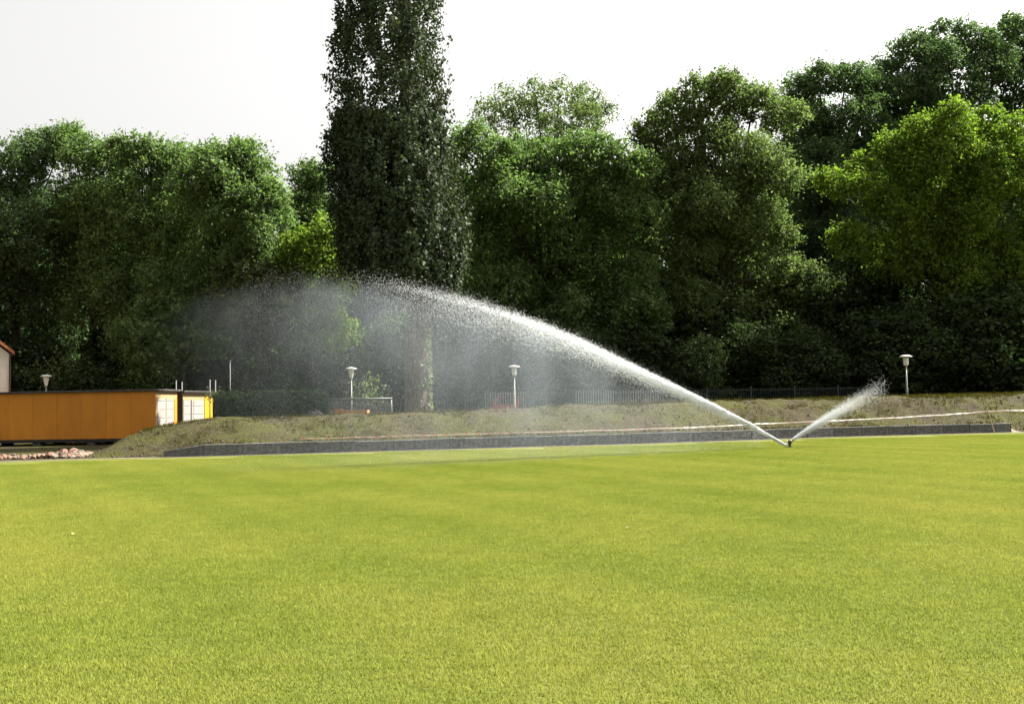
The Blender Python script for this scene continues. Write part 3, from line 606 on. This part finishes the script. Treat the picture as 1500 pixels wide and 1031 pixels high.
# football goal
M_GOAL = mat('goal_paint', (.06, .063, .06), .5); M_NET = mat('net_cord', (.11, .115, .115), .8)
a, b = at(477, 586.5, 50.5), at(573, 585, 50.5); z0 = ground_z((a.x+b.x)/2, 50.5); gw = b.x-a.x; gh = b.z - z0
goal = empty('football_goal', (a.x, 50.5, z0)); tag(goal, 'small football goal with grey net behind the bank', 'goal')
for nm, pts_ in (('post', [(0, 0, -.05), (0, 0, gh)]), ('post', [(gw, 0, -.05), (gw, 0, gh)]), ('crossbar', [(-.05, 0, gh+.05), (gw+.05, 0, gh+.05)]), ('stay', [(0, .05, gh), (0, 1.2, .02)]), ('stay', [(gw, .05, gh), (gw, 1.2, .02)]), ('ground_bar', [(0, 1.25, .03), (gw, 1.25, .03)])):
    bm = bmesh.new(); tube(bm, pts_, [.05 if nm in ('post', 'crossbar') else .025]*2, 8); link(nm, bm_mesh(bm, nm, True), M_GOAL, goal)
bm = bmesh.new(); G = .12
for i in range(int(gw/G)): tube(bm, [(.06+i*G, .06, gh), (.06+i*G, 1.2, .05)], [.011, .011], 3, False)
for i in range(18):
    f = i/18; tube(bm, [(.03, .06+1.14*f, gh*(1-f)+.05*f), (gw-.03, .06+1.14*f, gh*(1-f)+.05*f)], [.011, .011], 3, False)
    for s in (0, gw):
        tube(bm, [(s, .03, gh*(1-f)), (s, .06+1.14*f, gh*(1-f)+.05*f)], [.006]*2, 3, False)
tag(link('net', bm_mesh(bm, 'net'), M_NET, goal), kind='stuff')

# ------------------------------------------------------------------ lamps
M_LAMPW = mat('lamp_white', (.45, .45, .43), .45); M_GLASS = mat('lamp_opal', (.58, .58, .54), .3); M_POST = mat('lamp_post_grey', (.16, .17, .16), .5)
def lamp(u, vt, Y, label, funnel=False):
    p = at(u, vt, Y); z0 = ground_z(p.x, Y); t = empty('street_lamp', (p.x, Y, z0)); tag(t, label, 'lamp', 'mushroom lamps along the path behind the bank')
    h = p.z - z0
    bm = bmesh.new(); lathe(bm, [(.055, -.1), (.055, .5), (.04, .53), (.034, h-.58)], 12); link('post', bm_mesh(bm, 'post', True), M_POST, t)
    bm = bmesh.new(); lathe(bm, [(.05, h-.60), (.06, h-.585), (.075, h-.55), (.155, h-.16), (.16, h-.115)] if funnel else [(.05, h-.52), (.085, h-.51), (.11, h-.46), (.125, h-.30), (.13, h-.115)], 16); link('lamp_glass', bm_mesh(bm, 'lamp_glass', True), M_GLASS, t)
    bm = bmesh.new(); lathe(bm, [(.17, h-.112), (.29, h-.10), (.30, h-.075), (.21, h-.025), (.08, h), (.012, h+.006)], 20); link('lamp_cap', bm_mesh(bm, 'lamp_cap', True), M_LAMPW, t)
    bm = bmesh.new(); lathe(bm, [(.05, h-.66), (.055, h-.65), (.05, h-.605)], 12); link('collar', bm_mesh(bm, 'collar'), M_POST, t)
lamp(67.5, 549, 54, 'white mushroom lamp showing above the roof of the orange hut', True)
lamp(514.5, 538, 53, 'white mushroom lamp rising behind the football goal', True)
lamp(753, 535, 50, 'white mushroom lamp standing beside the red car')
lamp(1326.5, 520, 48, 'white mushroom lamp standing alone against the dark trees')

# ------------------------------------------------------------------ bar fence
M_BAR = mat('fence_bar', (.03, .04, .038), .5); M_BARL = mat('fence_bar_pale', (.22, .23, .23), .5)
fa, fb = at(640, 577, 54), at(1290, 562, 56); zg_ = ground_z(fa.x, 54)
fence = empty('bar_fence', (fa.x, 54, zg_)); tag(fence, 'grey metal bar fence running behind the bank below the trees', 'fence')
fv = Vector((fb.x-fa.x, 2.0, 0)); fl = fv.length; fence.rotation_euler.z = math.atan2(fv.y, fv.x); fh = 1.62
bm = bmesh.new(); tube(bm, [(0, 0, .08), (0, 0, fh)], [.013, .013], 6); bar_me = bm_mesh(bm, 'bar'); bar_me.materials.append(M_BAR)
bar_pale = bar_me.copy(); bar_pale.materials.clear(); bar_pale.materials.append(M_BARL)
bm = bmesh.new(); box(bm, -.035, .035, -.035, .035, -.2, fh+.08, .006); post_me = bm_mesh(bm, 'post'); post_me.materials.append(M_BAR)
npan = 10; pw = fl/npan
for i in range(npan+1): link('post', post_me, None, fence, (i*pw, 0, 0))
for i in range(npan):
    for z_ in (.14, fh-.12):
        boxpart('rail', fence, M_BAR, i*pw+.04, (i+1)*pw-.04, .016, .04, z_, z_+.035)
    nbar = int(pw/.135)
    for j in range(1, nbar): link('bar', bar_pale if i in (1, 3, 4) else bar_me, None, fence, (i*pw + j*pw/nbar, 0, 0))

# ------------------------------------------------------------------ vehicles
M_TYRE, M_RIMM, M_GLS = mat('tyre', (.02, .02, .02), .9), mat('wheel_rim', (.45, .45, .45), .35, .5, .8), mat('car_glass', (.03, .035, .04), .08, .6)
def car(name, loc, rz, label, cat, paint, Lc, Wc, Hc, prof, glass):
    t = empty(name, loc, rz); tag(t, label, cat)
    bm = bmesh.new(); w = Wc/2; secs = []
    for s, k in ((-w, .93), (-w*.96, 1), (w*.96, 1), (w, .93)):
        tum = lambda z: 1 - .13*max(0, (z-.85)/(Hc-.85))
        secs.append([bm.verts.new((x*(1 if abs(s) < w else .985), s*tum(z), .28+(z-.28)*k)) for x, z in prof])
    n = len(prof)
    for a_, b_ in zip(secs, secs[1:]):
        for k in range(n): bm.faces.new((a_[k], a_[(k+1) % n], b_[(k+1) % n], b_[k]))
    bm.faces.new(secs[0]); bm.faces.new(secs[-1][::-1])
    link('body', bm_mesh(bm, 'body'), paint, t)
    for nm, quad in glass:
        bm = bmesh.new(); f = bm.faces.new([bm.verts.new(q) for q in quad]); bmesh.ops.solidify(bm, geom=[f], thickness=.012); link(nm, bm_mesh(bm, nm), M_GLS, t)
    for x in (Lc*.30, -Lc*.30):
        for s in (-1, 1):
            bm = bmesh.new(); lathe(bm, [(.18, -.09), (.29, -.085), (.305, -.05), (.305, .05), (.29, .085), (.18, .09)], 18); wh = link('wheel', bm_mesh(bm, 'wheel', False), M_TYRE, t, (x, s*(w-.08), .305), (R(90), 0, 0))
            bm = bmesh.new(); lathe(bm, [(.175, -.093), (.16, -.1), (.05, -.103), (.05, .103), (.16, .1), (.175, .093)], 14); link('rim', bm_mesh(bm, 'rim'), M_RIMM, wh)
    return t
p = at(745, 600, 57.8); zc = ground_z(p.x, 57.8)
M_RED = mat('red_paint', (.24, .03, .028), .3, .5)
prof = [(-1.85, .32), (1.85, .30), (1.9, .62), (1.75, .80), (.85, .92), (.20, 1.38), (-1.1, 1.42), (-1.75, .98), (-1.88, .75)]
gl = [('windscreen', [(.82, -.60, .96), (.82, .60, .96), (.25, .52, 1.36), (.25, -.52, 1.36)]), ('rear_window', [(-1.20, -.52, 1.40), (-1.20, .52, 1.40), (-1.74, .6, 1.02), (-1.74, -.6, 1.02)])]
for s in (-1, 1): gl.append(('side_window', [(.62, s*.815, .95), (.15, s*.735, 1.30), (-1.0, s*.735, 1.33), (-1.4, s*.815, .97)]))
car_ = car('parked_car', (p.x, 57.8, zc), R(-99), 'small red car parked beyond the bank behind a lamp', 'car', M_RED, 3.75, 1.62, 1.42, prof, gl)
for s in (-.55, .55):
    boxpart('headlight', car_, M_LAMPW, 1.86, 1.91, s-.16, s+.16, .56, .68, bev=.01); boxpart('tail_light', car_, M_TR, -1.89, -1.83, s-.12, s+.12, .72, .92, bev=.01)
boxpart('bumper', car_, mat('bumper_grey', (.06, .06, .06), .7), 1.82, 1.95, -.78, .78, .33, .50, bev=.03)
p = at(1560, 580, 62); zc = ground_z(p.x, 62)
prof = [(-2.4, .35), (2.4, .33), (2.45, .75), (2.2, 1.12), (1.55, 1.35), (1.05, 2.30), (.6, 2.42), (-2.35, 2.42), (-2.42, 2.2)]
gl = [('windscreen', [(1.58, -.74, 1.40), (1.58, .74, 1.40), (1.10, .66, 2.26), (1.10, -.66, 2.26)])]
for s in (-1, 1): gl.append(('side_window', [(1.40, s*.93, 1.40), (.98, s*.875, 2.05), (.25, s*.875, 2.05), (.25, s*.93, 1.40)]))
van = car('parked_van', (p.x, 62, zc), R(172), 'blue grey van parked in the shade under the yellow green tree', 'van', mat('van_paint', (.16, .19, .24), .35, .5), 4.8, 1.9, 2.42, prof, gl)
for s in (-.65, .65): boxpart('headlight', van, M_LAMPW, 2.40, 2.47, s-.16, s+.16, .72, .92, bev=.01)

# house at the far left
M_RENDER = speckled('white_render', (.42, .40, .35), (.50, .48, .43), 3, .9, .2); M_TILE = speckled('roof_tile', (.20, .06, .03), (.28, .10, .05), 6, .85, .6, (1, 1, 6))
HY = 53.0; p = at(13.5, 575, HY); zr = at(18, 518, HY).z
house = empty('house', (p.x, HY, 0), R(31)); tag(house, 'white rendered house with red tiled roof behind the orange hut', 'house')
boxpart('wall', house, M_RENDER, -8, 0, 0, 6, -.1, zr)
bm = bmesh.new()
q = [[bm.verts.new((x, y, z)) for y in (-.3, 6.3)] for (x, z) in ((.22, zr-.06), (-4, zr+3.4), (-8.22, zr-.06), (-8.22, zr+.10), (-4, zr+3.58), (.22, zr+.10))]
for k in range(6): bm.faces.new((q[k][0], q[k][1], q[(k+1) % 6][1], q[(k+1) % 6][0]))
bm.faces.new([r[0] for r in q]); bm.faces.new([r[1] for r in q][::-1])
rf = link('roof', bm_mesh(bm, 'roof'), M_TILE, house)
boxpart('chimney', rf, M_TILE, -3.2, -2.6, 3.2, 3.9, zr+2.0, zr+4.2)
bm = bmesh.new()
f = [bm.verts.new(v) for v in ((-.02, .01, zr+.002), (-7.98, .01, zr+.002), (-4, .01, zr+3.3))]; f2 = [bm.verts.new((v.co.x, v.co.y+.2, v.co.z)) for v in f]
bm.faces.new(f); bm.faces.new(f2[::-1])
for k in range(3): bm.faces.new((f[k], f2[k], f2[(k+1) % 3], f[(k+1) % 3]))
link('gable', bm_mesh(bm, 'gable'), M_RENDER, house)
bm = bmesh.new(); tube(bm, [(.02, -.04, -.05), (.02, -.04, zr-.03)], [.045, .045], 8); link('downpipe', bm_mesh(bm, 'downpipe'), mat('downpipe', (.06, .035, .025), .6), house)
for x0 in (-2.2, -5.2):
    wd_ = boxpart('window', house, M_LAMPW, x0, x0+1.1, -.03, -.002, 1.1, 2.5, bev=.01); boxpart('pane', wd_, M_GLS, x0+.08, x0+.52, -.036, -.031, 1.18, 2.42); boxpart('pane', wd_, M_GLS, x0+.58, x0+1.02, -.036, -.031, 1.18, 2.42)

# ------------------------------------------------------------------ sprinkler and its water
NZ = gnd(1157, 655.5)
spr = empty('lawn_sprinkler', (NZ.x, NZ.y, 0)); tag(spr, 'small dark pop up sprinkler head set in the lawn', 'sprinkler')
M_SPR, M_NOZ = mat('sprinkler_plastic', (.05, .06, .04), .5), mat('nozzle_brass', (.35, .28, .12), .4, .5, .7)
for nm, pr in (('body', [(.10, -.1), (.11, .02), (.10, .035)]), ('riser', [(.045, .03), (.045, .14)]), ('head', [(.07, .135), (.085, .15), (.085, .23), (.06, .255), (.02, .26)])):
    bm = bmesh.new(); lathe(bm, pr, 14); link(nm, bm_mesh(bm, nm, True), M_SPR, spr)
END = gnd(430, 688); D2 = Vector((END.x - NZ.x, END.y - NZ.y, 0)); D2.normalize(); Q2 = Vector((-D2.y, D2.x, 0))
DR = Vector((1.0, .12, 0)).normalized()
for dv, nm, e in ((D2, 'main_nozzle', .5), (DR, 'rear_nozzle', .62)):
    bm = bmesh.new(); s = dv*.05 + Vector((0, 0, .19)); tube(bm, [s, s + (dv + Vector((0, 0, e)))*.09], [.028, .016], 10); link(nm, bm_mesh(bm, nm, True), M_NOZ, spr)
def on_plane(u, v):                    # distance along the jet and height for a photo pixel on the jet
    d = ray(u, v); nq = Q2; t = (Vector((NZ.x, NZ.y, 0)) - EYE).dot(nq) / d.dot(nq); p = EYE + d*t
    return (Vector((p.x, p.y, 0)) - Vector((NZ.x, NZ.y, 0))).dot(D2), p.z
JP = [(1150, 651), (1100, 622), (1050, 597), (1000, 573), (950, 550), (900, 527), (850, 504), (800, 484), (750, 467), (700, 452), (650, 439), (600, 428), (550, 418), (500, 412), (440, 412), (380, 420)]
sz = np.array([on_plane(*q) for q in JP]); PC = np.polyfit(sz[:, 0], sz[:, 1], 3)
SMAX = float(sz[:, 0].max())
_o = np.argsort(sz[:, 0])
def zj(s): return np.interp(np.minimum(s, SMAX), np.r_[0, sz[_o, 0]], np.r_[.22, sz[_o, 1]]) - .10*np.maximum(s-SMAX, 0)
M_DROP = bpy.data.materials.new('water_drops'); M_DROP.use_nodes = True; m = M_DROP; m.node_tree.nodes.clear()
d = N(m, 'ShaderNodeBsdfDiffuse'); d.inputs[0].default_value = (.80, .82, .84, 1); t = N(m, 'ShaderNodeBsdfTranslucent'); t.inputs[0].default_value = (.80, .82, .84, 1)
x = N(m, 'ShaderNodeMixShader'); x.inputs[0].default_value = .5; L(m, d.outputs[0], x.inputs[1]); L(m, t.outputs[0], x.inputs[2]); o_ = N(m, 'ShaderNodeOutputMaterial'); L(m, x.outputs[0], o_.inputs[0])
def drops(P, size, vel, el):
    """elongated four-faced drops"""
    n = len(P); v = unit(vel); a = unit(np.cross(v, rdir(n))); b = np.cross(v, a); s = size[:, None]
    p0 = P + v*s*el; p1 = P - v*s*el*.6 + a*s; p2 = P - v*s*el*.6 - a*s*.5 + b*s*.87; p3 = P - v*s*el*.6 - a*s*.5 - b*s*.87
    return np.stack([p0, p1, p2, p0, p2, p3, p0, p3, p1, p1, p3, p2], 1).reshape(-1, 3)
d2, q2, up = np.array(D2), np.array(Q2), np.array([0, 0, 1.0]); nz = np.array([NZ.x, NZ.y, 0])
def jet_pts(s, n_off, z): return nz + s[:, None]*d2 + n_off[:, None]*q2 + z[:, None]*up
def slope(s): return (zj(s+.1) - zj(s-.1))/.2
PV = []
# solid stream breaking up
n = 105000; s = .12 + (SMAX-.1)*rng.random(n)**1.15; sp = .010 + .008*s + .0006*s*s
keep = rng.random(n) < np.clip(1.2 - (s/SMAX/.80)**2.6, .035, 1); s, sp = s[keep], sp[keep]; n = len(s)
zo = rng.normal(0, 1, n)*sp; zo = np.where(zo < 0, zo*2.2, zo*.7)
vel = d2 + slope(s)[:, None]*up + rng.normal(0, .1, (n, 3))
PV.append(drops(jet_pts(s, rng.normal(0, 1, n)*sp*1.3, zj(s) + zo), rng.uniform(.0042, .0092, n)*(1.10-.78*s/SMAX), vel, 3.0))
# drops raining out of it
n = 80000; s = 1.0 + (SMAX-.5)*rng.random(n)**.95; r = rng.random(n)**1.7; h = zj(s)
fall = r*h; s2 = s + .12*fall*rng.random(n); z = h - fall + rng.normal(0, .03+.012*s, n)
ok = (z > .02) & (rng.random(n) < np.clip(.25 + s/9, 0, 1) * np.clip(1.35 - s/SMAX, .10, 1)); s2, z, fall, s = s2[ok], z[ok], fall[ok], s[ok]; n = len(s)
vel = d2*.5 + (slope(s) - .5*fall - .2)[:, None]*up + rng.normal(0, .15, (n, 3))
PV.append(drops(jet_pts(s2, rng.normal(0, 1, n)*(.10+.05*s), z), rng.uniform(.0020, .0036, n), vel, 2.2))
tag(link('water_jet', np_mesh('water_jet', np.concatenate(PV), 3), M_DROP), 'long arching white water jet raining drops, thrown toward the goal side', 'water', kind='stuff')
# short rear jet
ex, ez = at(1286, 566, NZ.y + .5), 0
n = 36000; Lr = float((Vector((ex.x, ex.y, 0)) - Vector((NZ.x, NZ.y, 0))).length); s = .1 + Lr*1.05*rng.random(n)**1.25
zz = .2 + (ex.z-.2)*(1.12*(s/Lr) - .12*(s/Lr)**2); sp = .015 + .042*s
off = rng.normal(0, 1, n); z = zz + off*sp - .05*s*rng.random(n)**2*2; dr = np.array(DR); qr = np.array([-dr[1], dr[0], 0])
P = nz + s[:, None]*dr + (rng.normal(0, 1, n)*sp)[:, None]*qr + np.maximum(z, .02)[:, None]*up
kp = rng.random(n) < np.clip(1.25 - s/Lr*1.1, 0.03, 1); P = P[kp]; n = len(P)
tag(link('water_fan', np_mesh('water_fan', drops(P, rng.uniform(.0028, .0055, n), dr + .6*up + rng.normal(0, .15, (n, 3)), 2.4), 3), M_DROP), 'short white water fan from the back of the sprinkler', 'water', kind='stuff')

# fine mist hanging under the jet
SM = SMAX + 3.2
mist_m = bpy.data.materials.new('spray_mist'); mist_m.use_nodes = True; m = mist_m; m.node_tree.nodes.clear()
tc = N(m, 'ShaderNodeTexCoord'); sx = N(m, 'ShaderNodeSeparateXYZ'); L(m, tc.outputs['Object'], sx.inputs[0])
S, Nn, Z = sx.outputs
sc_ = math_(m, 'MINIMUM', S, SMAX)
poly = math_(m, 'ADD', math_(m, 'MULTIPLY', math_(m, 'ADD', math_(m, 'MULTIPLY', math_(m, 'ADD', math_(m, 'MULTIPLY', sc_, float(PC[0])), float(PC[1])), sc_), float(PC[2])), sc_), float(PC[3]))
over = math_(m, 'MAXIMUM', math_(m, 'SUBTRACT', S, SMAX), 0.0)
top = math_(m, 'SUBTRACT', poly, math_(m, 'MULTIPLY', over, .22))
def mr(v, a, b, c=0.0, d_=1.0, smooth=True):
    x = N(m, 'ShaderNodeMapRange'); x.interpolation_type = 'SMOOTHSTEP' if smooth else 'LINEAR'; L(m, v, x.inputs[0])
    for i, q in enumerate((a, b, c, d_)): x.inputs[1+i].default_value = q
    return x.outputs[0]
dz = math_(m, 'SUBTRACT', top, Z)                       # metres below the jet
nz_ = noise(m, .9, 4, .6, 'Object', (1.0, 1.0, .6)); nzc = mr(nz_, .30, .72, .35, 1.5)
dzn = math_(m, 'ADD', dz, math_(m, 'MULTIPLY', math_(m, 'SUBTRACT', nz_, .5), math_(m, 'MULTIPLY', S, .07)))
edge = mr(dzn, -.15, .45)
fade = mr(dz, 0.0, 4.0, 1.0, .25)
wid = math_(m, 'ADD', math_(m, 'ADD', math_(m, 'MULTIPLY', S, .05), .22), math_(m, 'MULTIPLY', math_(m, 'MAXIMUM', dz, 0.0), .16))
g = math_(m, 'DIVIDE', Nn, wid); g = math_(m, 'EXPONENT', math_(m, 'MULTIPLY', math_(m, 'MULTIPLY', g, g), -1.0))
ss = math_(m, 'MULTIPLY', mr(S, 1.0, 9.0, 0.0, 1.0), mr(S, SMAX-8.5, SM, 1.0, 0.0))
dn = math_(m, 'MULTIPLY', math_(m, 'MULTIPLY', math_(m, 'MULTIPLY', edge, fade), math_(m, 'MULTIPLY', g, ss)), math_(m, 'MULTIPLY', nzc, .095))
pv = N(m, 'ShaderNodeVolumePrincipled'); pv.inputs['Color'].default_value = (.80, .90, 1, 1); pv.inputs['Anisotropy'].default_value = .25; L(m, dn, pv.inputs['Density'])
o_ = N(m, 'ShaderNodeOutputMaterial'); L(m, pv.outputs[0], o_.inputs['Volume'])
bm = bmesh.new(); sw = lambda s: 1.9*(.22+.05*s+.16*float(zj(s)))
rings = []
for s in np.linspace(.6, SM, 14):
    tz = float(zj(s)) + .5 + .02*s; w = sw(s); rings.append([bm.verts.new(q) for q in ((s, -w, .01), (s, w, .01), (s, w, tz), (s, -w, tz))])
for a, b in zip(rings, rings[1:]):
    for k in range(4): bm.faces.new((a[k], a[(k+1) % 4], b[(k+1) % 4], b[k]))
bm.faces.new(rings[0]); bm.faces.new(rings[-1][::-1])
mist = link('spray_mist', bm_mesh(bm, 'spray_mist'), mist_m, loc=(NZ.x, NZ.y, 0), rot=(0, 0, math.atan2(D2.y, D2.x)))
tag(mist, 'pale veil of fine water mist drifting under the arching jet', 'mist', kind='stuff')

# ------------------------------------------------------------------ scraps on the lawn
for u, v, lab in ((918, 776.5, 'tiny white paper scrap lying alone on the open lawn'), (108, 785, 'tiny pale yellow paper scrap on the lawn in front of the hut')):
    p = gnd(u, v); bm = bmesh.new(); vv_ = [bm.verts.new((x*.024, y*.02, .038 + random.uniform(-.012, .014))) for x, y in ((-1, -1), (0, -1.1), (1, -.8), (1.1, .9), (.1, 1), (-.9, .8))]
    f = bm.faces.new(vv_); bmesh.ops.solidify(bm, geom=[f], thickness=.004)
    tag(link('paper_scrap', bm_mesh(bm, 'paper_scrap'), M_LAMPW if u > 500 else mat('yellow_scrap', (.35, .32, .10), .7), loc=(p.x, p.y, 0)), lab, 'paper')
